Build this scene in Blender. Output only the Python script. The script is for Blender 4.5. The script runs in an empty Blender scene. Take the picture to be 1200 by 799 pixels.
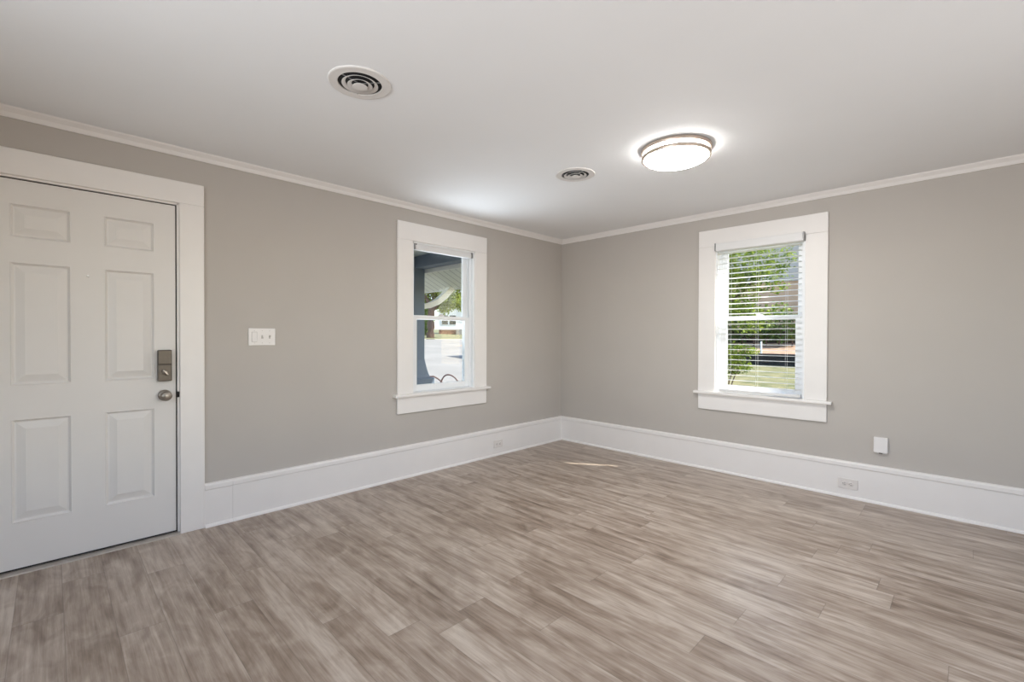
import bpy, bmesh, math, random
from mathutils import Vector, Matrix
random.seed(7)
S = bpy.context.scene
COL = S.collection
PI = math.pi

# ------------------------------------------------------------------ camera
CAM = Vector((3.385, -4.225, 1.2))
YAW, PITCH, ROLL, FPX = 0.7829, -0.0094, 0.0033, 537.35
cd = bpy.data.cameras.new('camera')
cam = bpy.data.objects.new('camera', cd); COL.objects.link(cam)
cd.sensor_fit = 'HORIZONTAL'; cd.sensor_width = 36.0
cd.lens = FPX * 36.0 / 1200.0
cd.clip_start = 0.02; cd.clip_end = 400
Fv = Vector((-math.sin(YAW)*math.cos(PITCH), math.cos(YAW)*math.cos(PITCH), math.sin(PITCH)))
R0 = Vector((math.cos(YAW), math.sin(YAW), 0)); U0 = R0.cross(Fv)
Rv = R0*math.cos(ROLL) + U0*math.sin(ROLL)
Uv = U0*math.cos(ROLL) - R0*math.sin(ROLL)
m = Matrix((Rv, Uv, -Fv)).transposed().to_4x4(); m.translation = CAM
cam.matrix_world = m
S.camera = cam

# ------------------------------------------------------------------ view + world + lights
S.view_settings.view_transform = 'Standard'
S.view_settings.look = 'None'
S.view_settings.exposure = 0.72
S.view_settings.gamma = 1.0
S.view_settings.use_curve_mapping = False
S.cycles.max_bounces = 14
S.cycles.diffuse_bounces = 8
S.cycles.transparent_max_bounces = 24
S.cycles.sample_clamp_indirect = 6.0
S.cycles.caustics_reflective = False
S.cycles.caustics_refractive = False

LAMP_RADIANCE = 44.0
SUN_ENERGY = 6.0
SKY_STRENGTH = 0.32
REAR_A, REAR_B = 20.0, 8.5            # added fill lamps in the two assumed openings behind the camera

TOSUN = Vector((0.832, 0.555, 0.85)).normalized()
w = bpy.data.worlds.new('sky'); S.world = w; w.use_nodes = True
nt = w.node_tree
bg = nt.nodes['Background']
sky = nt.nodes.new('ShaderNodeTexSky')
sky.sky_type = 'NISHITA'; sky.sun_disc = False
sky.sun_elevation = math.asin(TOSUN.z); sky.sun_rotation = math.atan2(TOSUN.x, TOSUN.y)
nt.links.new(sky.outputs[0], bg.inputs[0]); bg.inputs[1].default_value = SKY_STRENGTH

sl = bpy.data.lights.new('sun', 'SUN'); sl.energy = SUN_ENERGY; sl.angle = 0.009; sl.color = (1.0, 0.95, 0.86)
so = bpy.data.objects.new('sun', sl); COL.objects.link(so)
so.rotation_euler = (-TOSUN).to_track_quat('-Z', 'Y').to_euler(); so.location = (6, 6, 12)

def area(name, loc, direction, sx, sy, power, color):
    l = bpy.data.lights.new(name, 'AREA'); l.shape = 'RECTANGLE'; l.size = sx; l.size_y = sy
    l.energy = power; l.color = color; l.spread = math.radians(112)
    o = bpy.data.objects.new(name, l); COL.objects.link(o); o.location = loc
    o.rotation_euler = Vector(direction).to_track_quat('-Z', 'Z').to_euler()
    return o
# added area lamps that fill the room from assumed openings behind the camera
area('rear_fill', (2.7, -5.66, 1.35), (-0.05, 1, 0.36), 2.3, 1.4, REAR_A, (0.95, 0.975, 1.0))
area('side_fill', (5.46, -2.6, 1.35), (-1, 0.1, 0.75), 2.3, 1.4, REAR_B, (0.95, 0.975, 1.0))
# added lamp outside the porch window, imitating street bounce on the ceiling
wl = area('street_bounce_fill', (-0.24, -1.6935, 1.25), (1, 0.12, 1.35), 0.6, 1.1, 3.6, (0.86, 0.93, 1.0)); wl.data.spread = math.radians(84)

# ------------------------------------------------------------------ helpers
class MB:
    """collects shapes into one mesh"""
    def __init__(s): s.bm = bmesh.new()
    def _merge(s, b2):
        me = bpy.data.meshes.new('tmp'); b2.to_mesh(me); b2.free(); s.bm.from_mesh(me); bpy.data.meshes.remove(me)
    def box(s, a, b, bevel=0.0, seg=1, mat=None):
        b2 = bmesh.new()
        x0, y0, z0 = [min(p, q) for p, q in zip(a, b)]; x1, y1, z1 = [max(p, q) for p, q in zip(a, b)]
        v = [b2.verts.new(p) for p in ((x0,y0,z0),(x1,y0,z0),(x1,y1,z0),(x0,y1,z0),(x0,y0,z1),(x1,y0,z1),(x1,y1,z1),(x0,y1,z1))]
        for f in ((0,3,2,1),(4,5,6,7),(0,1,5,4),(1,2,6,5),(2,3,7,6),(3,0,4,7)): b2.faces.new([v[i] for i in f])
        if bevel > 0:
            bmesh.ops.bevel(b2, geom=b2.edges[:], offset=bevel, segments=seg, affect='EDGES', profile=0.5)
        if mat is not None: bmesh.ops.transform(b2, matrix=mat, verts=b2.verts)
        s._merge(b2); return s
    def lathe(s, prof, n=48, axis='z', mat=None, smooth=True):
        """prof: list of (r, h); h along axis"""
        b2 = bmesh.new(); rings = []
        for r, h in prof:
            ring = []
            if r < 1e-6: ring = [b2.verts.new(s._ax(0, 0, h, axis))]
            else:
                for k in range(n):
                    a = 2*PI*k/n; ring.append(b2.verts.new(s._ax(r*math.cos(a), r*math.sin(a), h, axis)))
            rings.append(ring)
        for p, q in zip(rings[:-1], rings[1:]):
            for k in range(n):
                k2 = (k+1) % n
                if len(p) == 1 and len(q) == 1: continue
                if len(p) == 1: f = [p[0], q[k], q[k2]]
                elif len(q) == 1: f = [p[k], p[k2], q[0]]
                else: f = [p[k], p[k2], q[k2], q[k]]
                try:
                    fc = b2.faces.new(f); fc.smooth = smooth
                except ValueError: pass
        bmesh.ops.recalc_face_normals(b2, faces=b2.faces)
        if mat is not None: bmesh.ops.transform(b2, matrix=mat, verts=b2.verts)
        s._merge(b2); return s
    @staticmethod
    def _ax(a, b, h, axis):
        return {'z': (a, b, h), 'y': (a, h, b), 'x': (h, a, b)}[axis]
    def prism(s, poly, h0, h1, axis='x', mat=None):
        """extrude 2D polygon along axis; poly coords are the two other axes in order"""
        def P(u, v, h): return {'x': (h, u, v), 'y': (u, h, v), 'z': (u, v, h)}[axis]
        b2 = bmesh.new()
        a = [b2.verts.new(P(u, v, h0)) for u, v in poly]; b = [b2.verts.new(P(u, v, h1)) for u, v in poly]
        n = len(poly)
        for k in range(n): b2.faces.new([a[k], a[(k+1) % n], b[(k+1) % n], b[k]])
        b2.faces.new(a[::-1]); b2.faces.new(b)
        bmesh.ops.recalc_face_normals(b2, faces=b2.faces)
        if mat is not None: bmesh.ops.transform(b2, matrix=mat, verts=b2.verts)
        s._merge(b2); return s
    def tube(s, pts, rad, n=10, cap=True):
        b2 = bmesh.new(); pts = [Vector(p) for p in pts]
        rads = rad if isinstance(rad, (list, tuple)) else [rad]*len(pts)
        rings = []
        up = Vector((0, 0, 1))
        for i, p in enumerate(pts):
            t = (pts[min(i+1, len(pts)-1)] - pts[max(i-1, 0)]).normalized()
            u = t.cross(up)
            if u.length < 1e-3: u = t.cross(Vector((1, 0, 0)))
            u.normalize(); v = t.cross(u).normalized()
            rings.append([b2.verts.new(p + (u*math.cos(2*PI*k/n) + v*math.sin(2*PI*k/n))*rads[i]) for k in range(n)])
        for a, b in zip(rings[:-1], rings[1:]):
            for k in range(n):
                f = b2.faces.new([a[k], a[(k+1) % n], b[(k+1) % n], b[k]]); f.smooth = True
        if cap: b2.faces.new(rings[0][::-1]); b2.faces.new(rings[-1])
        bmesh.ops.recalc_face_normals(b2, faces=b2.faces)
        s._merge(b2); return s
    def quad(s, *pts):
        s.bm.faces.new([s.bm.verts.new(p) for p in pts]); return s
    def build(s, name, mat, parent=None, loc=None):
        me = bpy.data.meshes.new(name); s.bm.to_mesh(me); s.bm.free()
        me.materials.append(mat)
        o = bpy.data.objects.new(name, me); COL.objects.link(o)
        if parent is not None: o.parent = parent
        if loc: o.location = loc
        return o

def tag(o, label, cat, group=None, kind=None):
    o['label'] = label; o['category'] = cat
    if group: o['group'] = group
    if kind: o['kind'] = kind
    return o
def thing(name, label, cat, loc=(0,0,0), rz=0.0, group=None, kind=None):
    o = bpy.data.objects.new(name, None); COL.objects.link(o)
    o.empty_display_size = 0.05
    o.location = loc; o.rotation_euler = (0, 0, rz)
    return tag(o, label, cat, group, kind)
def plabel(o, label): o['label'] = label; return o

# ------------------------------------------------------------------ materials
def newmat(name):
    mt = bpy.data.materials.new(name); mt.use_nodes = True
    t = mt.node_tree; b = t.nodes['Principled BSDF']
    return mt, t, b
def N(t, kind, **kw):
    n = t.nodes.new(kind)
    for k, v in kw.items(): setattr(n, k, v)
    return n
def math_node(t, op, a, b=None):
    n = N(t, 'ShaderNodeMath', operation=op)
    for i, x in enumerate((a, b)):
        if x is None: continue
        if isinstance(x, (int, float)): n.inputs[i].default_value = x
        else: t.links.new(x, n.inputs[i])
    return n.outputs[0]
def simple(name, col, rough=0.5, metal=0.0, var=0.0, scale=20.0, bump=0.0, bscale=200.0, stretch=(1,1,1)):
    mt, t, b = newmat(name)
    b.inputs['Base Color'].default_value = (*col, 1); b.inputs['Roughness'].default_value = rough; b.inputs['Metallic'].default_value = metal
    tc = N(t, 'ShaderNodeTexCoord')
    mp = N(t, 'ShaderNodeMapping'); mp.inputs['Scale'].default_value = stretch
    t.links.new(tc.outputs['Object'], mp.inputs[0])
    if var > 0:
        no = N(t, 'ShaderNodeTexNoise'); no.inputs['Scale'].default_value = scale; no.inputs['Detail'].default_value = 5
        t.links.new(mp.outputs[0], no.inputs['Vector'])
        rp = N(t, 'ShaderNodeValToRGB')
        rp.color_ramp.elements[0].position = 0.3; rp.color_ramp.elements[1].position = 0.7
        rp.color_ramp.elements[0].color = (*[max(0, c*(1-var)) for c in col], 1)
        rp.color_ramp.elements[1].color = (*[min(1, c*(1+var)) for c in col], 1)
        t.links.new(no.outputs[0], rp.inputs[0]); t.links.new(rp.outputs[0], b.inputs['Base Color'])
    if bump > 0:
        nb = N(t, 'ShaderNodeTexNoise'); nb.inputs['Scale'].default_value = bscale
        t.links.new(mp.outputs[0], nb.inputs['Vector'])
        bu = N(t, 'ShaderNodeBump'); bu.inputs['Strength'].default_value = bump; bu.inputs['Distance'].default_value = 0.002
        t.links.new(nb.outputs[0], bu.inputs['Height']); t.links.new(bu.outputs[0], b.inputs['Normal'])
    return mt

M = {}
M['wall'] = simple('greige wall paint', (0.495, 0.462, 0.428), 0.65, var=0.015, scale=3, bump=0.12, bscale=260)
M['ceiling'] = simple('ceiling paint', (0.875, 0.89, 0.905), 0.8, var=0.01, scale=2, bump=0.1, bscale=150)
M['trim'] = simple('white trim paint', (0.83, 0.805, 0.785), 0.38, var=0.01, scale=8, bump=0.05, bscale=60)
M['doorpaint'] = simple('door paint', (0.74, 0.72, 0.70), 0.42, var=0.01, scale=6, bump=0.03, bscale=90)
M['vinyl'] = simple('white vinyl', (0.84, 0.855, 0.87), 0.3, var=0.005, scale=10)
M['plate'] = simple('white plastic plate', (0.80, 0.78, 0.77), 0.3, var=0.006, scale=30)
M['plate_in'] = simple('white plastic insert', (0.72, 0.70, 0.685), 0.35, var=0.006, scale=30)
M['switch_in'] = simple('darker plastic insert', (0.52, 0.50, 0.49), 0.35, var=0.006, scale=30)  # inserts darker than the plate for contrast
M['slot'] = simple('dark slot', (0.06, 0.05, 0.045), 0.6, var=0.1)
M['black'] = simple('black rubber', (0.018, 0.016, 0.015), 0.7, var=0.1)
M['ductblack'] = simple('painted duct shade', (0.012, 0.011, 0.011), 0.8, var=0.1)
M['nickel'] = simple('brushed nickel', (0.36, 0.325, 0.285), 0.32, 0.9, var=0.05, scale=60, stretch=(1, 1, 12))
M['lockmetal'] = simple('satin lock metal', (0.125, 0.108, 0.092), 0.42, 0.7, var=0.05, scale=80)
M['bronze'] = simple('lamp ring metal', (0.60, 0.50, 0.43), 0.4, 0.85, var=0.04, scale=40)
M['peep'] = simple('peephole painted daylight', (0.95, 0.95, 0.95), 0.15, 0.0, var=0.005)  # white imitates daylight coming through the lens
M['alu'] = simple('threshold metal', (0.40, 0.37, 0.34), 0.38, 0.6, var=0.15, scale=18)
M['greyplastic'] = simple('grey bracket', (0.28, 0.28, 0.28), 0.4, 0.3, var=0.05)
M['ventwhite'] = simple('vent enamel', (0.74, 0.72, 0.70), 0.35, var=0.01, scale=20)
def slat_mat():
    mt, t, b = newmat('blind slat'); out = t.nodes['Material Output']
    no = N(t, 'ShaderNodeTexNoise'); no.inputs['Scale'].default_value = 12.0
    rp = N(t, 'ShaderNodeValToRGB'); rp.color_ramp.elements[0].color = (0.90, 0.90, 0.89, 1); rp.color_ramp.elements[1].color = (0.93, 0.93, 0.92, 1)
    t.links.new(no.outputs[0], rp.inputs[0]); t.links.new(rp.outputs[0], b.inputs['Base Color']); b.inputs['Roughness'].default_value = 0.4
    tr = N(t, 'ShaderNodeBsdfTranslucent'); t.links.new(rp.outputs[0], tr.inputs[0])
    mx = N(t, 'ShaderNodeMixShader'); mx.inputs[0].default_value = 0.5
    t.links.new(b.outputs[0], mx.inputs[1]); t.links.new(tr.outputs[0], mx.inputs[2]); t.links.new(mx.outputs[0], out.inputs[0])
    return mt
M['slat'] = slat_mat()
M['outlet'] = simple('ivory outlet plastic', (0.75, 0.715, 0.685), 0.35, var=0.006, scale=30)
M['rail'] = simple('blind rail', (0.76, 0.76, 0.76), 0.4, var=0.005, scale=10)
M['porchblue'] = simple('porch blue grey paint', (0.15, 0.19, 0.24), 0.6, var=0.06, scale=6)
M['porchgreen'] = simple('porch ceiling paint', (0.62, 0.63, 0.54), 0.6, var=0.05, scale=4)
M['porchwhite'] = simple('porch cream paint', (0.86, 0.83, 0.74), 0.55, var=0.04, scale=5)
M['pier'] = simple('dark pier brick', (0.10, 0.075, 0.065), 0.8, var=0.3, scale=14)
M['deck'] = simple('porch deck paint', (0.25, 0.26, 0.27), 0.6, var=0.08, scale=5)
M['road'] = simple('pale concrete street', (0.25, 0.232, 0.20), 0.85, var=0.12, scale=0.5, bump=0.2, bscale=30)
M['bark'] = simple('bark', (0.14, 0.085, 0.06), 0.85, var=0.45, scale=9, bump=0.8, bscale=25, stretch=(3, 3, 0.6))
M['hose'] = simple('dark rubber hose', (0.09, 0.045, 0.035), 0.5, var=0.2)
M['housewhite'] = simple('white siding', (0.75, 0.73, 0.68), 0.6, var=0.03, scale=2)
M['roofing'] = simple('roof shingles', (0.16, 0.15, 0.145), 0.9, var=0.3, scale=8)
M['brick'] = simple('brick foundation', (0.24, 0.12, 0.07), 0.85, var=0.35, scale=10)
M['darkglass'] = simple('dark window glass', (0.03, 0.04, 0.045), 0.1, var=0.1)
M['tan'] = simple('tan wall', (0.60, 0.39, 0.25), 0.8, var=0.12, scale=2)
M['darkfence'] = simple('dark wooden fence', (0.055, 0.04, 0.03), 0.85, var=0.4, scale=4, stretch=(6, 6, 0.5))
M['mulch'] = simple('pine straw', (0.40, 0.25, 0.155), 0.95, var=0.4, scale=5, bump=0.5, bscale=20)
M['darktimber'] = simple('dark timber', (0.02, 0.02, 0.02), 0.9, var=0.5, scale=5)
M['whitepost'] = simple('white post paint', (0.8, 0.8, 0.78), 0.6, var=0.02)

def grass_mat(name, a, b_):
    mt, t, b = newmat(name)
    tc = N(t, 'ShaderNodeTexCoord')
    n1 = N(t, 'ShaderNodeTexNoise'); n1.inputs['Scale'].default_value = 3.0; n1.inputs['Detail'].default_value = 10; n1.inputs['Roughness'].default_value = 0.75
    t.links.new(tc.outputs['Object'], n1.inputs['Vector'])
    rp = N(t, 'ShaderNodeValToRGB'); rp.color_ramp.elements[0].position = 0.38; rp.color_ramp.elements[1].position = 0.64
    rp.color_ramp.elements[0].color = (*a, 1); rp.color_ramp.elements[1].color = (*b_, 1)
    t.links.new(n1.outputs[0], rp.inputs[0]); t.links.new(rp.outputs[0], b.inputs['Base Color'])
    b.inputs['Roughness'].default_value = 0.9
    return mt
M['grass'] = grass_mat('dry lawn', (0.085, 0.10, 0.03), (0.28, 0.24, 0.11))

def leaf_mat(name, a, b_, trans=0.35):
    mt, t, b = newmat(name)
    out = t.nodes['Material Output']
    tc = N(t, 'ShaderNodeTexCoord')
    n1 = N(t, 'ShaderNodeTexNoise'); n1.inputs['Scale'].default_value = 5.0; n1.inputs['Detail'].default_value = 3
    t.links.new(tc.outputs['Object'], n1.inputs['Vector'])
    rp = N(t, 'ShaderNodeValToRGB'); rp.color_ramp.elements[0].position = 0.35; rp.color_ramp.elements[1].position = 0.65
    rp.color_ramp.elements[0].color = (*a, 1); rp.color_ramp.elements[1].color = (*b_, 1)
    t.links.new(n1.outputs[0], rp.inputs[0]); t.links.new(rp.outputs[0], b.inputs['Base Color'])
    b.inputs['Roughness'].default_value = 0.55
    tr = N(t, 'ShaderNodeBsdfTranslucent'); t.links.new(rp.outputs[0], tr.inputs[0])
    mx = N(t, 'ShaderNodeMixShader'); mx.inputs[0].default_value = trans
    t.links.new(b.outputs[0], mx.inputs[1]); t.links.new(tr.outputs[0], mx.inputs[2]); t.links.new(mx.outputs[0], out.inputs[0])
    return mt
M['leaf'] = leaf_mat('bright leaves', (0.06, 0.12, 0.012), (0.36, 0.44, 0.06), 0.4)
M['leaf2'] = leaf_mat('street tree leaves', (0.20, 0.27, 0.04), (0.48, 0.50, 0.12), 0.4)
M['leaf3'] = leaf_mat('dark leaves', (0.05, 0.10, 0.02), (0.17, 0.25, 0.05), 0.3)

def siding_mat(name, col, pitch=0.14, axis='Z', dark=0.55):
    mt, t, b = newmat(name)
    tc = N(t, 'ShaderNodeTexCoord'); sp = N(t, 'ShaderNodeSeparateXYZ'); t.links.new(tc.outputs['Object'], sp.inputs[0])
    fr = math_node(t, 'FRACT', math_node(t, 'DIVIDE', sp.outputs[axis], pitch))
    lt = math_node(t, 'LESS_THAN', fr, 0.12)
    mx = N(t, 'ShaderNodeMix', data_type='RGBA'); t.links.new(lt, mx.inputs[0])
    mx.inputs[6].default_value = (*col, 1); mx.inputs[7].default_value = (*[c*dark for c in col], 1)
    t.links.new(mx.outputs[2], b.inputs['Base Color']); b.inputs['Roughness'].default_value = 0.7
    return mt
M['greysiding'] = siding_mat('grey lap siding', (0.50, 0.45, 0.41), 0.22)
M['soffit'] = siding_mat('soffit boards', (0.80, 0.80, 0.68), 0.13, 'X', 0.6)

def glass_mat():
    mt, t, b = newmat('window glass'); t.nodes.remove(b)
    out = t.nodes['Material Output']
    tr = N(t, 'ShaderNodeBsdfTransparent'); tr.inputs[0].default_value = (0.97, 0.98, 0.98, 1)
    gl = N(t, 'ShaderNodeBsdfGlossy'); gl.inputs['Roughness'].default_value = 0.02
    fr = N(t, 'ShaderNodeFresnel'); ge = N(t, 'ShaderNodeNewGeometry')
    t.links.new(math_node(t, 'SUBTRACT', 1.3, math_node(t, 'MULTIPLY', ge.outputs['Backfacing'], 1.3-1/1.3)), fr.inputs[0])
    # subtle waviness keeps the pane procedural
    no = N(t, 'ShaderNodeTexNoise'); no.inputs['Scale'].default_value = 2.0
    bu = N(t, 'ShaderNodeBump'); bu.inputs['Strength'].default_value = 0.01
    t.links.new(no.outputs[0], bu.inputs['Height']); t.links.new(bu.outputs[0], gl.inputs['Normal'])
    mx = N(t, 'ShaderNodeMixShader'); t.links.new(fr.outputs[0], mx.inputs[0])
    t.links.new(tr.outputs[0], mx.inputs[1]); t.links.new(gl.outputs[0], mx.inputs[2]); t.links.new(mx.outputs[0], out.inputs[0])
    return mt
M['glass'] = glass_mat()

def lamp_mat(name, radiance):
    mt, t, b = newmat(name)
    b.inputs['Base Color'].default_value = (0.9, 0.88, 0.84, 1)
    b.inputs['Emission Color'].default_value = (1.0, 0.97, 0.935, 1)
    b.inputs['Emission Strength'].default_value = radiance
    return mt
M['lamp'] = lamp_mat('lit lamp lens', LAMP_RADIANCE)
M['lampside'] = lamp_mat('lit lamp side band', LAMP_RADIANCE*0.5)

def floor_mat():
    mt, t, b = newmat('grey brown vinyl planks')
    PW, PL = 0.152, 1.22
    tc = N(t, 'ShaderNodeTexCoord'); sp = N(t, 'ShaderNodeSeparateXYZ'); t.links.new(tc.outputs['Object'], sp.inputs[0])
    X, Y = sp.outputs['X'], sp.outputs['Y']
    yr = math_node(t, 'DIVIDE', math_node(t, 'ADD', Y, 20.0), PW)
    row = math_node(t, 'FLOOR', yr); fy = math_node(t, 'FRACT', yr)
    wn = N(t, 'ShaderNodeTexWhiteNoise', noise_dimensions='1D'); t.links.new(row, wn.inputs['W'])
    xo = math_node(t, 'DIVIDE', math_node(t, 'ADD', math_node(t, 'ADD', X, 20.0), math_node(t, 'MULTIPLY', wn.outputs['Value'], PL)), PL)
    colm = math_node(t, 'FLOOR', xo); fx = math_node(t, 'FRACT', xo)
    cb = N(t, 'ShaderNodeCombineXYZ'); t.links.new(row, cb.inputs[0]); t.links.new(colm, cb.inputs[1])
    wc = N(t, 'ShaderNodeTexWhiteNoise', noise_dimensions='2D'); t.links.new(cb.outputs[0], wc.inputs['Vector'])
    rnd = wc.outputs['Value']
    # grain coordinates, shifted for every plank
    sh = math_node(t, 'MULTIPLY', rnd, 37.0)
    gv = N(t, 'ShaderNodeCombineXYZ')
    t.links.new(math_node(t, 'ADD', X, sh), gv.inputs[0]); t.links.new(math_node(t, 'ADD', Y, sh), gv.inputs[1]); t.links.new(sh, gv.inputs[2])
    def noise(scale, sx, sy, detail=6, rough=0.6, dist=0.0):
        mp = N(t, 'ShaderNodeMapping'); mp.inputs['Scale'].default_value = (sx, sy, 1); t.links.new(gv.outputs[0], mp.inputs[0])
        n = N(t, 'ShaderNodeTexNoise'); n.inputs['Scale'].default_value = scale; n.inputs['Detail'].default_value = detail
        n.inputs['Roughness'].default_value = rough; n.inputs['Distortion'].default_value = dist
        t.links.new(mp.outputs[0], n.inputs['Vector']); return n.outputs[0]
    broad = noise(1.0, 1.8, 14.0, 4, 0.55, 0.5)
    fine = noise(1.0, 2.6, 75.0, 6, 0.62, 0.25)
    blot = noise(1.0, 4.5, 10.0, 3, 0.5, 1.4)
    hair = noise(1.0, 14.0, 260.0, 3, 0.6, 0.0)
    a = math_node(t, 'MULTIPLY', broad, 0.38)
    c = math_node(t, 'MULTIPLY', fine, 0.28)
    d = math_node(t, 'MULTIPLY', blot, 0.26)
    h_ = math_node(t, 'MULTIPLY', hair, 0.08)
    e = math_node(t, 'MULTIPLY', math_node(t, 'SUBTRACT', rnd, 0.5), 0.06)
    v = math_node(t, 'ADD', math_node(t, 'ADD', math_node(t, 'ADD', a, h_), c), math_node(t, 'ADD', d, e))
    rp = N(t, 'ShaderNodeValToRGB'); cr = rp.color_ramp
    cr.elements[0].position = 0.36; cr.elements[0].color = (0.175, 0.125, 0.091, 1)
    cr.elements[1].position = 0.63; cr.elements[1].color = (0.56, 0.49, 0.42, 1)
    k = cr.elements.new(0.45); k.color = (0.295, 0.228, 0.178, 1)
    k = cr.elements.new(0.53); k.color = (0.41, 0.336, 0.276, 1)
    t.links.new(v, rp.inputs[0])
    # seams
    ey = math_node(t, 'LESS_THAN', math_node(t, 'MINIMUM', fy, math_node(t, 'SUBTRACT', 1.0, fy)), 0.0085)
    ex = math_node(t, 'LESS_THAN', math_node(t, 'MINIMUM', fx, math_node(t, 'SUBTRACT', 1.0, fx)), 0.0012)
    seam = math_node(t, 'MAXIMUM', ey, ex)
    mx = N(t, 'ShaderNodeMix', data_type='RGBA'); t.links.new(math_node(t, 'MULTIPLY', seam, 0.35), mx.inputs[0])
    t.links.new(rp.outputs[0], mx.inputs[6]); mx.inputs[7].default_value = (0.06, 0.045, 0.035, 1)
    t.links.new(mx.outputs[2], b.inputs['Base Color'])
    b.inputs['Roughness'].default_value = 0.31
    bu = N(t, 'ShaderNodeBump'); bu.inputs['Strength'].default_value = 0.12; bu.inputs['Distance'].default_value = 0.001
    t.links.new(math_node(t, 'SUBTRACT', fine, seam), bu.inputs['Height']); t.links.new(bu.outputs[0], b.inputs['Normal'])
    return mt
M['floor'] = floor_mat()

# ------------------------------------------------------------------ room shell
H = 2.327
WT = 0.16                      # wall thickness
XR, YR = 5.4, -5.6             # the walls behind the camera
def wall_pieces(mb, along, off0, off1, a0, a1, z0, z1, holes):
    """wall slab with rectangular holes; along = 'x' or 'y'"""
    def bx(p, q, lo, hi):
        if q - p < 1e-6 or hi - lo < 1e-6: return
        if along == 'x': mb.box((p, off0, lo), (q, off1, hi))
        else: mb.box((off0, p, lo), (off1, q, hi))
    cur = a0
    for (h0, h1, b0, b1) in sorted(holes):
        bx(cur, h0, z0, z1); bx(h0, h1, z0, b0); bx(h0, h1, b1, z1); cur = h1
    bx(cur, a1, z0, z1)

DOOR_Y0, DOOR_Y1, DOOR_TOP = -4.487, -3.679, 1.996
WLC, WRC = -1.6935, 2.119      # window centres
OH = 0.347                     # half width of the opening
SILL, WTOP = 0.712, 2.015
mb = MB(); wall_pieces(mb, 'y', -WT, 0, YR-WT, WT, 0, H, [(DOOR_Y0, DOOR_Y1, 0, DOOR_TOP), (WLC-OH, WLC+OH, SILL-0.02, WTOP)])
tag(mb.build('wall_left', M['wall']), 'greige painted wall on the left holding the white door and one window', 'wall', kind='structure')
mb = MB(); wall_pieces(mb, 'x', 0, WT, 0, XR+WT, 0, H, [(WRC-OH, WRC+OH, SILL-0.02, WTOP)])
tag(mb.build('wall_right', M['wall']), 'greige painted wall on the right holding the window with blinds', 'wall', kind='structure')
mb = MB(); wall_pieces(mb, 'x', YR-WT, YR, 0, XR+WT, 0, H, [(1.5, 3.9, 0.6, 2.1)])
tag(mb.build('wall_back', M['wall']), 'greige wall behind the camera with a wide opening assumed for fill light', 'wall', kind='structure')
mb = MB(); wall_pieces(mb, 'y', XR, XR+WT, YR, 0, 0, H, [(-3.8, -1.4, 0.6, 2.1)])
tag(mb.build('wall_front', M['wall']), 'greige wall beside the camera with a wide opening assumed for fill light', 'wall', kind='structure')
tag(MB().box((-WT, YR-WT, -0.12), (XR+WT, WT, 0)).build('floor', M['floor']), 'grey brown wood look vinyl plank floor', 'floor', kind='structure')
tag(MB().box((-WT, YR-WT, H), (XR+WT, WT, H+0.12)).build('ceiling', M['ceiling']), 'smooth white painted ceiling', 'ceiling', kind='structure')

# crown trim: small cove profile
def crown(name, wall, a0, a1, label):
    prof = [(0, -0.048), (0.008, -0.048), (0.012, -0.040), (0.018, -0.026), (0.030, -0.014), (0.036, -0.008), (0.040, 0.0), (0, 0)]
    if wall == 'left': mb = MB().prism([(d, H+z) for d, z in prof], a0, a1, 'y')
    else: mb = MB().prism([(-d, H+z) for d, z in prof], a0, a1, 'x')
    tag(mb.build(name, M['trim']), label, 'crown trim', kind='structure')
crown('trim_1', 'left', YR, 0, 'thin white crown moulding along the top of the left wall')
crown('trim_2', 'right', 0, XR, 'thin white crown moulding along the top of the right wall')

# tall baseboards: board, cap and shoe
def baseboard(name, wall, runs, label):
    root = thing(name, label, 'baseboard', kind='structure')
    board = [(0, 0), (0.018, 0), (0.018, 0.232), (0, 0.232)]
    cap = [(0, 0.232), (0.021, 0.232), (0.024, 0.238), (0.024, 0.262), (0.019, 0.270), (0.006, 0.274), (0, 0.274)]
    shoe = [(0.018, 0), (0.032, 0), (0.0315, 0.006), (0.029, 0.012), (0.024, 0.017), (0.018, 0.019)]
    for nm, pr in (('board', board), ('cap_moulding', cap), ('shoe_moulding', shoe)):
        mb = MB()
        for a0, a1 in runs:
            if wall == 'left': mb.prism(pr, a0, a1, 'y')
            else: mb.prism([(-d, z) for d, z in pr], a0, a1, 'x')
        mb.build(nm, M['trim'], root)
baseboard('baseboard_left', 'left', [(YR, DOOR_Y0-0.128), (-3.553, -3.4005), (-3.3995, 0)], 'tall white baseboard along the left wall with moulded cap')
baseboard('baseboard_right', 'right', [(0, XR)], 'tall white baseboard along the right wall with moulded cap')

# ------------------------------------------------------------------ door
LW = -PI/2                      # left wall frame: local -x is the viewer's right, local +y into the room
door = thing('door_1', 'white six panel front door in wide white casing with nickel lock', 'door', (0, (DOOR_Y0+DOOR_Y1)/2, 0), LW, kind='structure')
DW = (DOOR_Y1-DOOR_Y0)/2        # half opening
mb = MB()
mb.box((-DW-0.126, 0, 0), (-DW, 0.021, DOOR_TOP), 0.003).box((DW, 0, 0), (DW+0.126, 0.021, DOOR_TOP), 0.003)
mb.box((-DW-0.126, 0, DOOR_TOP), (DW+0.126, 0.021, DOOR_TOP+0.131), 0.003)
mb.build('casing', M['trim'], door)
mb = MB()
J = 0.010
mb.box((-DW, -WT, 0), (-DW+J, 0.004, DOOR_TOP)).box((DW-J, -WT, 0), (DW, 0.004, DOOR_TOP)).box((-DW, -WT, DOOR_TOP-J), (DW, 0.004, DOOR_TOP))
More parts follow.
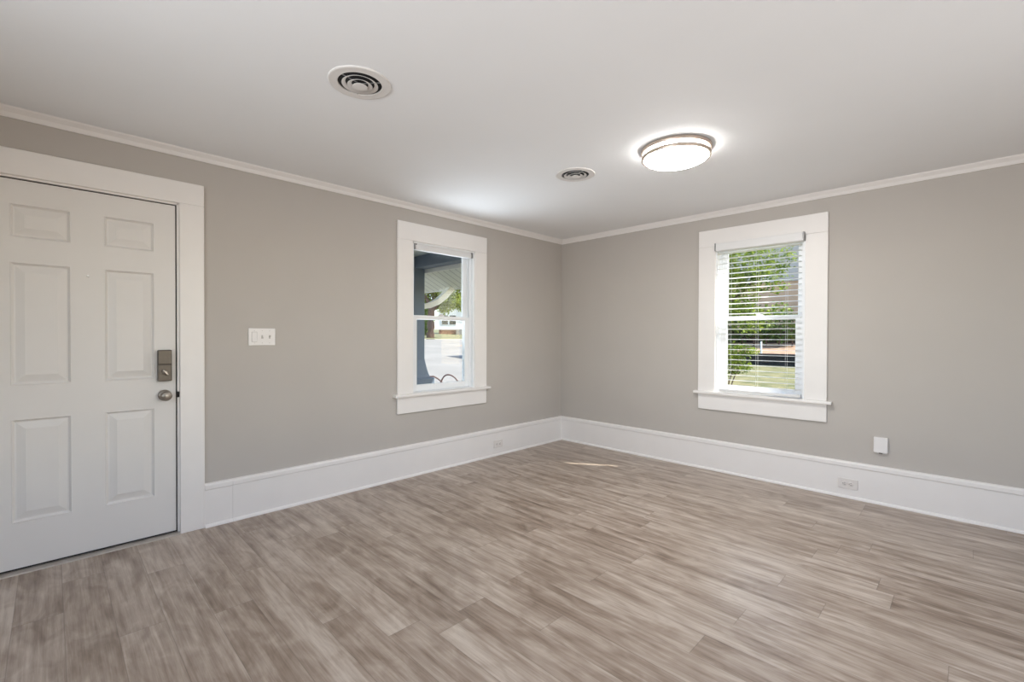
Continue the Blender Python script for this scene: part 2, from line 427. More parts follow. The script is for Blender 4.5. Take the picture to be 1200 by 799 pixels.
mb.box((-DW, -WT, 0), (-DW+0.03, -0.062, DOOR_TOP)).box((DW-0.03, -WT, 0), (DW, -0.062, DOOR_TOP)).box((-DW, -WT, DOOR_TOP-0.03), (DW, -0.062, DOOR_TOP))
mb.build('jamb', M['trim'], door)
mb = MB()
mb.box((-DW+J, -0.055, 0), (-DW+J+0.012, -0.016, DOOR_TOP-J)).box((DW-J-0.012, -0.055, 0), (DW-J, -0.016, DOOR_TOP-J)).box((-DW+J, -0.055, DOOR_TOP-J-0.012), (DW-J, -0.016, DOOR_TOP-J))
plabel(mb.build('weather_strip', M['black'], door), 'black weather strip in the gap around the door')
# slab with pressed panels; front face at local y = -0.006
def door_slab():
    b2 = bmesh.new()
    e = J + 0.0065
    x0, x1, z0, z1 = -DW+e, DW-e, 0.022, DOOR_TOP-J-0.0065
    yf, yb = -0.006, -0.050
    c = 0.0                                              # panel columns are symmetric about the middle
    pan = []
    for (a, b) in ((-0.287, -0.066), (0.066, 0.287)):
        for (lo, hi) in ((0.252, 0.775), (0.946, 1.567), (1.690, 1.860)): pan.append((a, b, lo, hi))
    xs = sorted({x0, x1, *[p[0] for p in pan], *[p[1] for p in pan]}); zs = sorted({z0, z1, *[p[2] for p in pan], *[p[3] for p in pan]})
    vc = {}
    def V(x, y, z):
        k = (round(x, 5), round(y, 5), round(z, 5))
        if k not in vc: vc[k] = b2.verts.new((x, y, z))
        return vc[k]
    for i in range(len(xs)-1):
        for j in range(len(zs)-1):
            if any(abs(xs[i]-p[0]) < 1e-6 and abs(zs[j]-p[2]) < 1e-6 for p in pan): continue
            b2.faces.new([V(xs[i], yf, zs[j]), V(xs[i+1], yf, zs[j]), V(xs[i+1], yf, zs[j+1]), V(xs[i], yf, zs[j+1])])
    prof = [(0.0, 0.0), (0.003, 0.0015), (0.008, -0.004), (0.013, -0.0115), (0.018, -0.0115), (0.050, -0.0005), (0.0515, 0.0)]
    for (a, b, lo, hi) in pan:
        rings = [[V(a+s, yf+d, lo+s), V(b-s, yf+d, lo+s), V(b-s, yf+d, hi-s), V(a+s, yf+d, hi-s)] for s, d in prof]
        for r, q in zip(rings[:-1], rings[1:]):
            for k in range(4): b2.faces.new([r[k], r[(k+1) % 4], q[(k+1) % 4], q[k]])
        b2.faces.new(rings[-1])
    for (p, q) in (((x0, z0), (x1, z0)), ((x1, z0), (x1, z1)), ((x1, z1), (x0, z1)), ((x0, z1), (x0, z0))):
        b2.faces.new([b2.verts.new((p[0], yf, p[1])), b2.verts.new((q[0], yf, q[1])), b2.verts.new((q[0], yb, q[1])), b2.verts.new((p[0], yb, p[1]))])
    b2.faces.new([b2.verts.new(v) for v in ((x0, yb, z0), (x1, yb, z0), (x1, yb, z1), (x0, yb, z1))])
    bmesh.ops.recalc_face_normals(b2, faces=b2.faces)
    mb = MB(); mb._merge(b2); return mb
slab = door_slab().build('door_slab', M['doorpaint'], door)
# threshold
mb = MB().prism([(-0.16, 0.0), (0.030, 0.0), (0.026, 0.006), (0.008, 0.013), (-0.05, 0.014), (-0.16, 0.010)], -DW, DW, 'x')
plabel(mb.build('threshold', M['alu'], door), 'grey metal threshold under the door')
mb = MB().box((-DW+0.012, -0.046, 0.0135), (DW-0.012, -0.010, 0.024))
mb.build('door_sweep', M['black'], door)
yc = door.location.y
# electronic deadbolt: room y -> local x = yc - y
lx = yc + 3.7515 if False else -(-3.7515 - yc)
mb = MB().box((lx-0.034, -0.006, 0.930), (lx+0.034, 0.026, 1.115), 0.006, 2)
hs = plabel(mb.build('lock_housing', M['lockmetal'], door), 'dark nickel electronic deadbolt housing')
MB().box((lx-0.033, 0.024, 1.030), (lx+0.033, 0.0295, 1.114), 0.0035, 2).build('battery_cover', M['lockmetal'], hs)
MB().box((lx-0.033, 0.0255, 1.0245), (lx+0.033, 0.0268, 1.0285)).build('cover_seam', M['slot'], hs)
tt = MB()
tt.lathe([(0.0, 0.0), (0.014, 0.0), (0.013, 0.006), (0.0, 0.006)], 24, 'y', Matrix.Translation((lx, 0.026, 0.982)))
tt.box((-0.0055, 0.0, -0.019), (0.0055, 0.017, 0.019), 0.004, 2, Matrix.Translation((lx, 0.030, 0.982)) @ Matrix.Rotation(math.radians(38), 4, 'Y'))
plabel(tt.build('thumb_turn', M['nickel'], hs), 'nickel thumb turn')
kn = MB().lathe([(0.0, -0.006), (0.033, -0.006), (0.033, 0.002), (0.028, 0.007), (0.014, 0.010), (0.0115, 0.024), (0.016, 0.031), (0.0265, 0.040), (0.029, 0.050), (0.026, 0.060), (0.017, 0.066), (0.0, 0.068)], 32, 'y', Matrix.Translation((lx-0.002, 0, 0.845)))
plabel(kn.build('door_knob', M['nickel'], door), 'round satin nickel door knob')
MB().lathe([(0.0, -0.007), (0.0065, -0.007), (0.0070, -0.003), (0.0060, -0.001), (0.0035, 0.0008), (0.0, 0.0015)], 20, 'y', Matrix.Translation((0.0, 0, 1.522))).build('peephole', M['peep'], door)
MB().box((-DW+0.0, 0.0, 0.828), (-DW+J+0.002, 0.0055, 0.862)).build('strike_plate', M['black'], door)

# ------------------------------------------------------------------ windows
def window(name, label, loc, rz):
    r = thing(name, label, 'window', loc, rz, kind='structure')
    # casing
    mb = MB().box((-0.498, 0, SILL), (-OH, 0.021, WTOP), 0.003).box((OH, 0, SILL), (0.498, 0.021, WTOP), 0.003)
    mb.box((-0.498, 0, WTOP), (0.498, 0.021, 2.168), 0.003); mb.build('casing', M['trim'], r)
    MB().box((-0.532, -0.03, SILL-0.024), (0.532, 0.050, SILL), 0.005, 2).build('stool', M['trim'], r)
    MB().box((-0.497, 0, 0.547), (0.497, 0.019, SILL-0.024), 0.003).build('apron', M['trim'], r)
    # jamb liner
    t = 0.014
    mb = MB().box((-OH, -WT, SILL), (-OH+t, 0.006, WTOP)).box((OH-t, -WT, SILL), (OH, 0.006, WTOP)).box((-OH, -WT, WTOP-t), (OH, 0.006, WTOP)).box((-OH, -WT-0.03, SILL-0.02), (OH, -0.03, SILL+0.004))
    mb.build('jamb', M['vinyl'], r)
    a = OH - t
    # tracks
    mb = MB()
    for s in (-1, 1):
        mb.box((s*a, -0.125, SILL), (s*(a-0.020), -0.112, WTOP-t)).box((s*a, -0.078, SILL), (s*(a-0.022), -0.070, WTOP-t)).box((s*a, -0.040, SILL), (s*(a-0.014), -0.032, WTOP-t))
    mb.build('track', M['vinyl'], r)
    zl, zm, zt = SILL+0.006, 1.368, WTOP-t-0.002
    b = a - 0.004
    def sash(nm, y0, y1, z0, z1, st, bot, top):
        mb = MB().box((-b, y0, z0), (-b+st, y1, z1), 0.004).box((b-st, y0, z0), (b, y1, z1), 0.004)
        mb.box((-b+st-0.003, y0+0.001, z0), (b-st+0.003, y1-0.001, z0+bot), 0.003).box((-b+st-0.003, y0+0.001, z1-top), (b-st+0.003, y1-0.001, z1), 0.003)
        s_ = mb.build(nm, M['vinyl'], r)
        ym = (y0+y1)/2
        MB().box((-b+st-0.006, ym-0.002, z0+bot-0.006), (b-st+0.006, ym+0.002, z1-top+0.006)).build('glass_pane', M['glass'], s_)
        return s_
    sash('upper_sash', -0.110, -0.080, zm-0.018, zt, 0.052, 0.034, 0.034)
    ls = sash('lower_sash', -0.070, -0.040, zl, zm+0.018, 0.060, 0.056, 0.036)
    lk = MB().prism([(-0.030, 0), (0.030, 0), (0.024, 0.007), (0.010, 0.013), (-0.010, 0.013), (-0.024, 0.007)], -0.066, -0.044, 'y', Matrix.Translation((0, 0, zm+0.018)))
    lk.box((-0.006, -0.050, zm+0.028), (0.026, -0.030, zm+0.034), 0.002)
    plabel(lk.build('sash_lock', M['plate'], ls), 'white sash lock on the meeting rail')
    return r
window('window_1', 'left white double hung window looking onto the porch and street', (0, WLC, 0), LW)
window('window_2', 'right white double hung window behind open white blinds', (WRC, 0, 0), PI)

# bare headrail left over the porch window
r = thing('blind_headrail', 'bare white blind headrail with grey brackets above the porch window', 'blind', (0, WLC, 1.948), LW)
mb = MB().box((-0.312, -0.036, 0.0), (0.312, 0.004, 0.052), 0.003)
for z in (0.012, 0.026, 0.038): mb.box((-0.312, 0.003, z), (0.312, 0.0065, z+0.006), 0.002)
mb.build('rail', M['rail'], r)
for s in (-1, 1):
    mb = MB().box((s*0.313, -0.034, 0.004), (s*0.3305, 0.008, 0.053), 0.002).box((s*0.302, 0.005, 0.040), (s*0.322, 0.010, 0.053), 0.002)
    mb.build('bracket', M['greyplastic'], r)

# full blind on the right window
BL = thing('window_blind', 'white horizontal slat blind lowered and open over right window', 'blind', (WRC, -0.022, 0.712), PI)
def zb(z): return z - 0.712
hb = 0.322
hl, hr = -0.322, 0.290            # lower slats are cut short at the left to pass a sliver of sun
xo_ = -0.004
mb = MB().box((-hb-0.010, -0.034, zb(1.962)), (hb+0.010, 0.020, zb(2.008)), 0.003)
mb.build('head_rail', M['rail'], BL)
MB().box((-hb-0.014, 0.018, zb(1.966)), (hb+0.014, 0.028, zb(2.034)), 0.003, 2).build('valance', M['rail'], BL)
for s in (-1, 1):
    plabel(MB().box((s*(hb+0.0145), -0.030, zb(1.968)), (s*(hb+0.024), 0.030, zb(2.036)), 0.002).build('bracket', M['greyplastic'], BL), 'grey end bracket')
mb = MB()
pitch = 0.0445; zz = 1.938; n_sl = 0
while zz > 0.775:
    hr = 0.333 if zz > 1.22 else 0.258
    for k in range(5):                       # a shallow crowned slat
        u0, u1 = -0.030+0.010*k, -0.030+0.010*(k+1)
        def cz(u): return 0.004*(1-((u+0.005)/0.025)**2) + 0.03*(u+0.005)
        mb.bm.faces.new([mb.bm.verts.new(p) for p in ((hl, u0+0.006, zb(zz)+cz(u0)), (hr, u0+0.006, zb(zz)+cz(u0)), (hr, u1+0.006, zb(zz)+cz(u1)), (hl, u1+0.006, zb(zz)+cz(u1)))])
    zz -= pitch; n_sl += 1
sl_ = mb.build('slat_curtain', M['slat'], BL)
bmm = bmesh.new(); bmm.from_mesh(sl_.data); bmesh.ops.remove_doubles(bmm, verts=bmm.verts, dist=1e-5); bmesh.ops.recalc_face_normals(bmm, faces=bmm.faces); bmm.to_mesh(sl_.data); bmm.free()
MB().box((hl, -0.030, zb(0.722)), (0.300, 0.022, zb(0.746)), 0.004, 2).build('bottom_rail', M['rail'], BL)
for x in (-0.22, 0.0, 0.22):
    mb = MB()
    for y in (-0.032, 0.022): mb.tube([(x, y, zb(0.744)), (x, y, zb(1.965))], 0.0007, 5)
    mb.build('ladder_cord', M['slat'], BL)

# ------------------------------------------------------------------ ceiling vents
def vent(label, x, y, rz):
    r = thing('ceiling_vent', label, 'vent', (x, y, H), rz, 'round ceiling vents')
    MB().lathe([(0.135, 0.0), (0.1354, -0.003), (0.131, -0.0062), (0.124, -0.0058), (0.108, -0.0052), (0.098, -0.0062), (0.0955, -0.0066), (0.0940, -0.0055), (0.0935, -0.0005)], 64).build('flange', M['ventwhite'], r)
    MB().lathe([(0.0, -0.0009), (0.0938, -0.0009), (0.0938, -0.0002), (0.0, -0.0002)], 48).build('duct_shade_disc', M['ductblack'], r)  # black disc paints the duct's darkness; the ceiling has no hole
    for (ri, ro, zi, zo) in ((0.0615, 0.0775, -0.0015, -0.0100), (0.035, 0.0535, -0.0045, -0.0143)):
        MB().lathe([(ri, zi), (ro, zo), (ro+0.0003, zo+0.0016), (ri+0.0008, zi+0.0012), (ri, zi)], 56).build('louver_ring', M['ventwhite'], r)
    MB().lathe([(0.0, -0.0185), (0.029, -0.0185), (0.0315, -0.0180), (0.0315, -0.0168), (0.012, -0.0075), (0.0, -0.0075)], 40).build('centre_cone', M['ventwhite'], r)
    mb = MB()
    for k in range(3):
        mb.box((0.004, -0.002, -0.0052), (0.0928, 0.002, -0.0015), 0, 1, Matrix.Rotation(2*PI*k/3+0.3, 4, 'Z'))
    mb.lathe([(0.0, -0.009), (0.006, -0.009), (0.006, -0.001), (0.0, -0.001)], 12)
    mb.build('spider_bracket', M['greyplastic'], r)
    return r
vent('round white ceiling vent nearer the front door', 1.455, -3.25, 0.4)
vent('round white ceiling vent beside the ceiling lamp, nearer the corner', 1.442, -1.655, 1.5)

# ------------------------------------------------------------------ ceiling lamp
lampr = thing('ceiling_lamp', 'round flush ceiling lamp, glowing white with two metal rings', 'ceiling lamp', (2.135, -1.585, H), 0.35)
plabel(MB().lathe([(0.0, 0.0), (0.197, 0.0), (0.200, -0.002), (0.200, -0.019), (0.197, -0.022), (0.180, -0.022), (0.180, -0.006), (0.0, -0.004)], 72).build('base_ring', M['bronze'], lampr), 'bronze nickel base ring')
MB().lathe([(0.183, -0.006), (0.183, -0.057)], 72).build('side_band', M['lampside'], lampr)
MB().lathe([(0.183, -0.057), (0.182, -0.060), (0.176, -0.066), (0.160, -0.074), (0.130, -0.080), (0.07, -0.085), (0.0, -0.0865)], 72).build('diffuser', M['lamp'], lampr)
MB().lathe([(0.183, -0.040), (0.195, -0.040), (0.197, -0.042), (0.197, -0.058), (0.195, -0.060), (0.183, -0.060), (0.183, -0.040)], 72).build('trim_ring', M['bronze'], lampr)
for k in range(4):
    MB().box((0.1838, -0.0035, -0.050), (0.1965, 0.0035, -0.020), 0.001, 1, Matrix.Rotation(2*PI*k/4 + 1.35, 4, 'Z')).build('post', M['bronze'], lampr)

# ------------------------------------------------------------------ plates
def outlet(label, loc, rz, wd=0.122, ht=0.076):
    r = thing('wall_outlet', label, 'outlet', loc, rz, 'duplex outlets in the baseboards')
    MB().box((-wd/2, 0, -ht/2), (wd/2, 0.0065, ht/2), 0.003, 2).build('cover_plate', M['outlet'], r)
    for s in (-1, 1):
        f = MB().lathe([(0.0, 0.004), (0.0165, 0.004), (0.0165, 0.0082), (0.0155, 0.009), (0.0, 0.009)], 24, 'y', Matrix.Translation((s*0.0195, 0, 0))).build('receptacle', M['outlet'], r)
        mb = MB()
        for z in (-0.0065, 0.0065): mb.box((s*0.0195-0.005, 0.0085, z-0.0012), (s*0.0195+0.004, 0.0094, z+0.0012))
        mb.lathe([(0.0, 0.0085), (0.0024, 0.0085), (0.0024, 0.0094), (0.0, 0.0094)], 10, 'y', Matrix.Translation((s*0.0195+0.0095, 0, 0)))
        mb.build('slot', M['slot'], f)
    MB().lathe([(0.0, 0.006), (0.003, 0.006), (0.0028, 0.0078), (0.0, 0.0082)], 12, 'y').build('screw', M['outlet'], r)
outlet('white outlet in the left baseboard under the porch window', (0.018, -1.035, 0.118), LW)
outlet('white outlet in the right baseboard below the blank white box', (2.755, -0.018, 0.108), PI)

r = thing('light_switch', 'three gang white switch plate on the wall beside the front door', 'light switch', (0, -3.220, 1.193), LW)
MB().box((-0.083, 0, -0.058), (0.083, 0.0065, 0.058), 0.003, 2).build('cover_plate', M['plate'], r)
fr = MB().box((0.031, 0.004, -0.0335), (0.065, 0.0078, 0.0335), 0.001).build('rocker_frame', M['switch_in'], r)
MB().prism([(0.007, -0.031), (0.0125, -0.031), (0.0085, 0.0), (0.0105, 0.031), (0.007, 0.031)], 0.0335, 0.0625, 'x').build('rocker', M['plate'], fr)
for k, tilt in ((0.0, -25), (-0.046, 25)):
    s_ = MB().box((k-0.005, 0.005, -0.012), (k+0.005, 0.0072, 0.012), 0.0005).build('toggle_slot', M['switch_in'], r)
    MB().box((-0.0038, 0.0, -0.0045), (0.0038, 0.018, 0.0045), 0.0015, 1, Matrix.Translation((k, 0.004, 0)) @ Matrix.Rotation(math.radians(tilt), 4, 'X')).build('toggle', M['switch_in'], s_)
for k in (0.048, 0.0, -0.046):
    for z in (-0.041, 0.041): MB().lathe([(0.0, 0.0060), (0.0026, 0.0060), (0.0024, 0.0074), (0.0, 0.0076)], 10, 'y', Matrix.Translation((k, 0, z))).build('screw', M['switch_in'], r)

r = thing('wall_box', 'small blank white box on the right wall above the baseboard', 'wall box', (2.945, 0, 0.4265), PI)
MB().box((-0.0405, 0, -0.055), (0.0405, 0.022, 0.057), 0.005, 2).build('cover', M['plate'], r)
MB().box((-0.036, 0, -0.0585), (0.036, 0.017, -0.052), 0.001).build('base', M['plate_in'], r)
MB().box((-0.010, 0.006, -0.0600), (0.010, 0.0205, -0.0545), 0.001).build('dark_notch', M['slot'], r)  # dark block standing in for the shaded notch under the box

# ------------------------------------------------------------------ outside, street side
PX = -2.0
PYC = -0.685
p = thing('porch_post', 'blue grey porch post with flared foot and curved white brace', 'porch post', (PX, PYC, -0.05))
def zp(z): return z + 0.05
MB().box((-0.20, -0.20, 0.0), (0.20, 0.20, zp(0.535)), 0.01).build('pier', M['pier'], p)
MB().box((-0.185, -0.185, zp(0.535)), (0.185, 0.185, zp(0.635)), 0.01).build('plinth', M['porchblue'], p)
MB().box((-0.085, -0.085, zp(0.63)), (0.085, 0.085, zp(2.12)), 0.006).build('shaft', M['porchblue'], p)
mb = MB()
fl = [(0.083, 0.89), (0.088, 0.86), (0.098, 0.80), (0.110, 0.74), (0.122, 0.69), (0.132, 0.66), (0.136, 0.635)]
for (r0, z0), (r1, z1) in zip(fl[:-1], fl[1:]):
    a = [(-r0, -r0, zp(z0)), (r0, -r0, zp(z0)), (r0, r0, zp(z0)), (-r0, r0, zp(z0))]; b_ = [(-r1, -r1, zp(z1)), (r1, -r1, zp(z1)), (r1, r1, zp(z1)), (-r1, r1, zp(z1))]
    for k in range(4): mb.quad(a[k], b_[k], b_[(k+1) % 4], a[(k+1) % 4])
mb.quad(*[(x, y, zp(0.635)) for x, y in ((-0.136, -0.136), (-0.136, 0.136), (0.136, 0.136), (0.136, -0.136))])
mb.build('flared_foot', M['porchblue'], p)
# curved brace from post up to the eave
cv = [(0.08, 1.575), (0.22, 1.60), (0.36, 1.655), (0.50, 1.75), (0.63, 1.875)]
cu = [(0.63, 1.95), (0.56, 1.93), (0.46, 1.83), (0.34, 1.735), (0.22, 1.675), (0.08, 1.645)]
plabel(MB().prism([(y, zp(z)) for y, z in cv+cu], -0.045, 0.045, 'x').build('brace', M['porchwhite'], p), 'curved white wooden brace')

pr = thing('porch_roof', 'porch roof with blue grey beam and pale boarded eave', 'porch roof', (0, 0, 2.10))
MB().box((-2.35, -0.76, 0.02), (-WT-0.001, -0.60, 0.175), 0.004).build('beam', M['porchblue'], pr)
MB().box((-2.15, -4.9, 0.02), (-1.90, -0.76, 0.175), 0.004).build('beam', M['porchblue'], pr)
MB().box((-2.30, -4.9, 0.175), (-WT-0.001, -0.60, 0.20)).build('ceiling_boards', M['porchgreen'], pr)
MB().box((-2.40, -0.60, -0.035), (-WT-0.001, -0.565, 0.045), 0.004).build('frieze_board', M['porchwhite'], pr)
mb = MB().prism([(-0.60, 0.055), (-0.05, -0.205), (-0.05, -0.185), (-0.60, 0.085)], -2.75, -WT-0.001, 'x')
mb.build('eave_soffit', M['soffit'], pr)
MB().prism([(-0.05, -0.215), (-0.025, -0.215), (-0.025, -0.09), (-0.05, -0.09)], -2.78, -WT-0.001, 'x').build('fascia', M['porchwhite'], pr)
MB().prism([(-0.02, -0.08), (-2.6, 1.15), (-5.2, -0.08), (-5.2, 0.0), (-2.6, 1.25), (-0.02, 0.0)], -2.85, -WT-0.001, 'x').build('shingle_roof', M['roofing'], pr)
tag(MB().box((-2.45, -5.2, -0.20), (-WT-0.001, -0.35, -0.05)).build('porch_floor', M['deck']), 'grey painted porch deck outside the left window', 'porch floor', kind='structure')

# rising street + verge
def gz(x):                       # ground height on the street side
    if x > -4: return -0.6
    if x > -30: return -0.6 + (-4-x)/26*1.55
    return 0.95 + (-30-x)*0.028
mb = MB()
xs = [-2.4, -4, -8, -12, -16, -20, -24, -30]
for a, b_ in zip(xs[:-1], xs[1:]): mb.quad((b_, -30, gz(b_)), (a, -30, gz(a)), (a, 45, gz(a)), (b_, 45, gz(b_)))
tag(mb.build('street', M['road']), 'pale sunlit concrete street beyond the porch', 'street', kind='structure')
mb = MB()
xs = [-30, -34, -45, -70, -120]
for a, b_ in zip(xs[:-1], xs[1:]): mb.quad((b_, -30, gz(b_)+0.03), (a, -30, gz(a)+0.03), (a, 90, gz(a)+0.03), (b_, 90, gz(b_)+0.03))
tag(mb.build('verge_grass', M['grass']), 'strip of dry grass across the street', 'grass', kind='structure')

def ray(px, py):
    return (Fv + Rv*((px-600)/FPX) - Uv*((py-399.5)/FPX))
def foliage(blobs, n, size, mb=None):
    mb = mb or MB()
    for i in range(n):
        c, rad = random.choices(blobs, weights=[b[1][0]*b[1][1]*b[1][2] for b in blobs])[0]
        while True:
            q = Vector([random.uniform(-1, 1) for _ in range(3)])
            if 0.15 < q.length < 1: break
        q = Vector((c[0]+q.x*rad[0], c[1]+q.y*rad[1], c[2]+q.z*rad[2]))
        s = size*random.uniform(0.65, 1.3)
        d = Vector((random.gauss(0, 1), random.gauss(0, 1), random.gauss(-0.4, 0.7))).normalized()
        nrm = Vector((random.gauss(0, 0.6), random.gauss(0, 0.6), 1)).normalized()
        u = d.cross(nrm)
        if u.length < 0.1: continue
        u.normalize(); f = u.cross(d)*0.12*s
        a = q; tip = q + d*s; l = q + d*s*0.45 + u*s*0.30 + f; r_ = q + d*s*0.45 - u*s*0.30 + f
        va, vt, vl, vr = (mb.bm.verts.new(v) for v in (a, tip, l, r_))
        mb.bm.faces.new([va, vl, vt]); mb.bm.faces.new([va, vt, vr])
    return mb

# street tree
tb = CAM + ray(504.5, 394)*44
tz = gz(tb.x)
st = thing('street_tree', 'leafy tree with thick brown trunk across the street', 'tree', (tb.x, tb.y, tz))
def branch(mb, a, b_, r0, r1, wob=0.12):
    a, b_ = Vector(a), Vector(b_); pts = []
    for k in range(7):
        f = k/6; pts.append(a.lerp(b_, f) + Vector((random.uniform(-1, 1), random.uniform(-1, 1), 0))*wob*math.sin(PI*f))
    mb.tube(pts, [r0+(r1-r0)*k/6 for k in range(7)], 10)
mb = MB(); branch(mb, (0, 0, -0.1), (0.15, 0.1, 3.2), 0.42, 0.30); branch(mb, (0.15, 0.1, 3.1), (0.3, 0.9, 6.5), 0.26, 0.10)
branch(mb, (0.12, 0.1, 2.6), (1.7, 2.2, 6.0), 0.20, 0.07); branch(mb, (0.1, 0.1, 2.9), (-1.4, -1.6, 6.5), 0.2, 0.07)
mb.build('trunk', M['bark'], st)
rx = Vector((Rv.x, Rv.y, 0)).normalized(); fx_ = Vector((Fv.x, Fv.y, 0)).normalized()
def loc2(r, f, z): v = rx*r + fx_*f; return (v.x, v.y, z)
bl = [(loc2(1.6, 0.4, 4.0), (1.5, 1.5, 1.0)), (loc2(3.0, 0, 3.5), (1.3, 1.3, 0.9)), (loc2(0.2, 0.5, 5.6), (2.2, 2.2, 1.4)), (loc2(2.6, 0.2, 5.8), (1.7, 1.7, 1.3)), (loc2(-1.2, 0.8, 4.3), (1.5, 1.5, 1.2)), (loc2(1.2, 0.8, 2.9), (0.9, 0.9, 0.6))]
foliage(bl, 9000, 0.30).build('foliage', M['leaf2'], st)
# dark hedge behind the trunk
tb2 = CAM + ray(501, 394)*52
dk = thing('dark_shrub', 'dark green shrub beside the tree trunk across the street', 'shrub', (tb2.x, tb2.y, gz(tb2.x)))
mb = MB()
for k in range(5): branch(mb, (0.3*k-0.6, 0, 0), (0.4*k-0.8, 0.2, 1.6), 0.05, 0.02, 0.05)
mb.build('stem', M['bark'], dk)
foliage([(loc2(-0.4, 0, 1.6), (1.3, 1.1, 1.5)), (loc2(-0.6, 0, 3.4), (1.2, 1.1, 1.4))], 3500, 0.30).build('foliage', M['leaf3'], dk)

# white house across the street
hb_ = CAM + ray(535, 392)*66
fz = gz(hb_.x)
ho = thing('white_house', 'white house across the street with dark windows and brick base', 'house', (hb_.x, hb_.y, fz), YAW)
MB().box((-2.6, 0, 0.7), (9.0, 7, 4.2)).build('wall', M['housewhite'], ho)
MB().box((-2.55, 0.05, -0.3), (8.9, 6.9, 0.7)).build('foundation', M['brick'], ho)
MB().prism([(-0.6, 4.2), (7.6, 4.2), (3.5, 6.6)], -3.1, 9.5, 'x').build('roof', M['roofing'], ho)
for x0, x1 in ((-2.1, -1.25), (-1.0, -0.1), (1.2, 2.0), (2.4, 3.2)):
    f = MB().box((x0-0.08, -0.04, 1.35), (x1+0.08, 0.02, 2.85)).build('window_frame', M['housewhite'], ho)
    MB().box((x0, -0.06, 1.45), (x1, -0.035, 2.75)).build('pane', M['darkglass'], f)
MB().box((0.1, -1.3, 0.0), (0.9, 0.0, 0.75)).build('front_step', M['road'], ho)

# hose looped on the pavement
def hp(px, py): return CAM + ray(px, py)*13.0
def smooth(c, n=6):
    out = []
    P_ = [Vector(q) for q in c]; P_ = [P_[0]] + P_ + [P_[-1]]
    for i in range(1, len(P_)-2):
        for k in range(n):
            t_ = k/n; a, b_, c_, d = P_[i-1], P_[i], P_[i+1], P_[i+2]
            out.append(0.5*((2*b_) + (-a+c_)*t_ + (2*a-5*b_+4*c_-d)*t_**2 + (-a+3*b_-3*c_+d)*t_**3))
    out.append(P_[-2]); return out
def hose_run(c):
    return [Vector((q.x, q.y, max(q.z, gz(q.x)+0.018))) for q in smooth([hp(*k) for k in c])]
ctrl = [(496, 462), (501, 444), (507, 441), (511, 442.5), (516, 446), (521, 452), (524, 462), (519, 463), (513, 462), (516, 450), (520, 441.5), (525, 439), (531, 441), (536, 446), (540, 454), (542, 463)]
tag(MB().tube(hose_run(ctrl), 0.021, 8).build('garden_hose', M['hose']), 'dark garden hose looped up off the pale street pavement', 'hose')

# ------------------------------------------------------------------ outside, side yard
tag(MB().box((-3.2, WT+0.001, 2.44), (XR+0.4, 0.34, 2.56)).box((-1.2, WT+0.001, 2.445), (0.9, 0.68, 2.555)).build('sun_block_eave', M['housewhite']), 'unseen house eave outside with a box added to block sun', 'eave', kind='structure')  # unseen eave; second box added to keep sun off the porch post foot
mb = MB()
ys = [(WT+0.002, -0.3), (2.0, 0.02), (4.6, 0.24), (6, 0.28), (10.9, 0.37)]
for (a, za), (b_, zb_), l0, l1 in zip(ys[:-1], ys[1:], (-1.9, -2.5, -5, -6), (-2.5, -5, -6, -12)): mb.quad((l0, a, za), (9, a, za), (9, b_, zb_), (l1, b_, zb_))
tag(mb.build('side_lawn', M['grass']), 'patchy yellow green side lawn outside the right window', 'lawn', kind='structure')
tag(MB().quad((-16, 11.05, 0.70), (9, 11.05, 0.70), (9, 14.6, 1.02), (-16, 14.6, 1.02)).build('straw_bank', M['mulch']), 'bank of tan pine straw below the dark fence', 'ground', kind='structure')
tw = thing('retaining_wall', 'low black timber wall at the edge of the side lawn', 'retaining wall', (0, 10.9, 0.30))
for k in range(3): MB().box((-14+0.2*k, -0.02, 0.14*k), (8.5, 0.16, 0.135+0.14*k), 0.01).build('timber', M['darktimber'], tw)
fe = thing('dark_fence', 'dark brown wooden fence behind the tan bank', 'fence', (0, 14.3, 0.95))
MB().box((-14, 0, 0.0), (8, 0.03, 0.52)).build('board_panel', M['darkfence'], fe)
for k in range(10): MB().box((-13.5+2.3*k, 0.03, 0.0), (-13.4+2.3*k, 0.13, 0.62)).build('post', M['darkfence'], fe)
gh = thing('grey_house', 'grey sided neighbour house with tan lower wall behind the trees', 'house', (-2.5, 17.0, 0.95))
MB().box((-5.5, 0, 0.0), (6.5, 6, 2.55)).build('lower_wall', M['tan'], gh)
MB().box((-5.55, -0.05, 2.55), (6.55, 6, 5.6)).build('upper_wall', M['greysiding'], gh)
MB().prism([(-0.6, 5.6), (6.6, 5.6), (3.0, 6.6)], -6.0, 7.0, 'x').build('roof', M['roofing'], gh)
pp = CAM + ray(892, 398)*14.0
tag(MB().box((-0.022, -0.022, 0.0), (0.022, 0.022, 0.40), 0.004).build('marker_post', M['whitepost'], None, (pp.x, pp.y, 0.0)), 'short white post standing on the straw bank', 'post')
bpy.data.objects['marker_post'].location.z = 0.70 + (pp.y-11.05)/3.55*0.32 - 0.02 if pp.y > 11.05 else 0.37

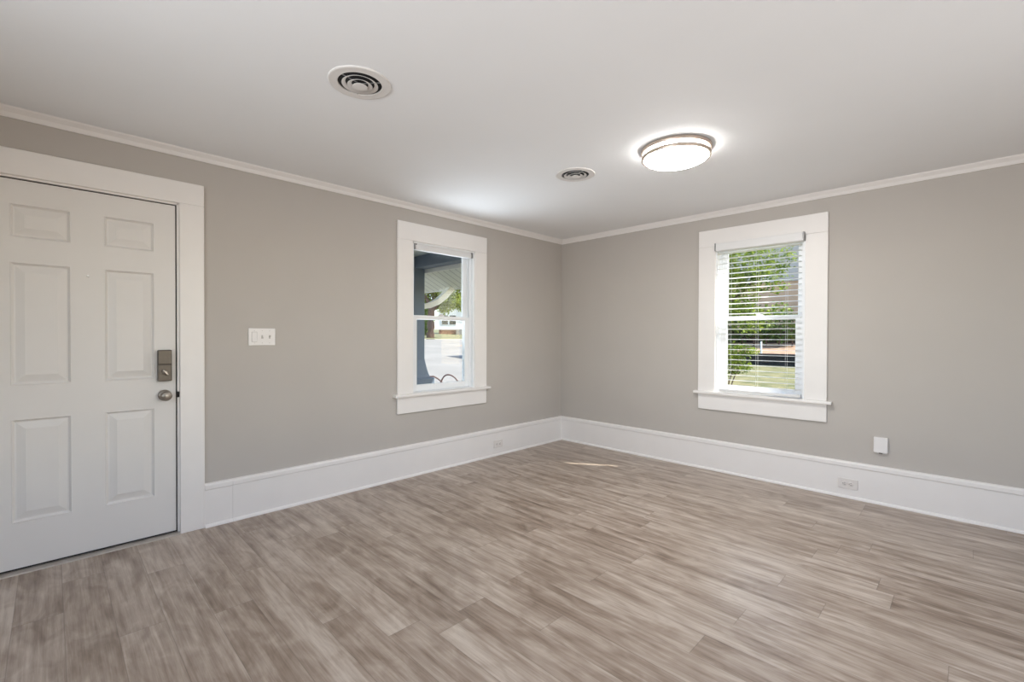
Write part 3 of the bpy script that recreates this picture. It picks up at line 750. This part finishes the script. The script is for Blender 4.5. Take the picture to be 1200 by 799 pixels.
# leafy tree close to the right window
tr = thing('leafy_tree', 'bright green leafy tree just outside the right window', 'tree', (-0.55, 5.5, 0.26))
mb = MB(); branch(mb, (0, 0, -0.05), (0.0, 0.1, 1.6), 0.09, 0.07, 0.04); branch(mb, (0, 0.1, 1.5), (0.7, 0.0, 2.9), 0.05, 0.02); branch(mb, (0, 0.1, 1.3), (1.1, -0.1, 2.1), 0.04, 0.015); branch(mb, (0, 0.1, 1.5), (-0.5, 0.1, 3.0), 0.05, 0.02)
mb.build('trunk', M['bark'], tr)
def L(x, y, z): return (x+0.55, y-5.5, z-0.26)
bl = [(L(0.25, 5.4, 2.75), (0.55, 0.6, 0.55)), (L(0.0, 5.4, 2.1), (0.55, 0.6, 0.5)), (L(0.65, 5.6, 2.35), (0.35, 0.5, 0.32)), (L(0.35, 5.5, 1.55), (0.42, 0.5, 0.28)), (L(-0.6, 5.5, 2.4), (0.7, 0.7, 0.9)), (L(0.75, 5.8, 1.75), (0.25, 0.3, 0.18)), (L(0.85, 5.7, 2.75), (0.25, 0.4, 0.25))]
foliage(bl, 7500, 0.075).build('foliage', M['leaf'], tr)
sb = thing('leafy_shrub', 'low green shrub beneath the leafy tree outside', 'shrub', (0.05, 5.0, 0.24))
mb = MB()
for k in range(6): branch(mb, (0.05*k-0.15, 0, 0), (0.16*k-0.45, 0.1, 0.75), 0.012, 0.005, 0.03)
mb.build('stem', M['bark'], sb)
foliage([((0.0, 0.1, 0.42), (0.45, 0.35, 0.2)), ((0.1, 0.1, 0.70), (0.45, 0.35, 0.15))], 1600, 0.07).build('foliage', M['leaf'], sb)
dt = thing('dark_hedge', 'dark green hedge in front of the brown fence', 'hedge', (-1.6, 13.3, 0.9))
mb = MB()
for k in range(8): branch(mb, (0.4*k-1.6, 0, 0), (0.4*k-1.6, 0.1, 0.9), 0.03, 0.01, 0.04)
mb.build('stem', M['bark'], dt)
foliage([((-1.5, 0, 0.9), (1.6, 0.5, 0.9)), ((0.3, 0.1, 0.7), (1.0, 0.5, 0.6))], 2600, 0.16).build('foliage', M['leaf3'], dt)
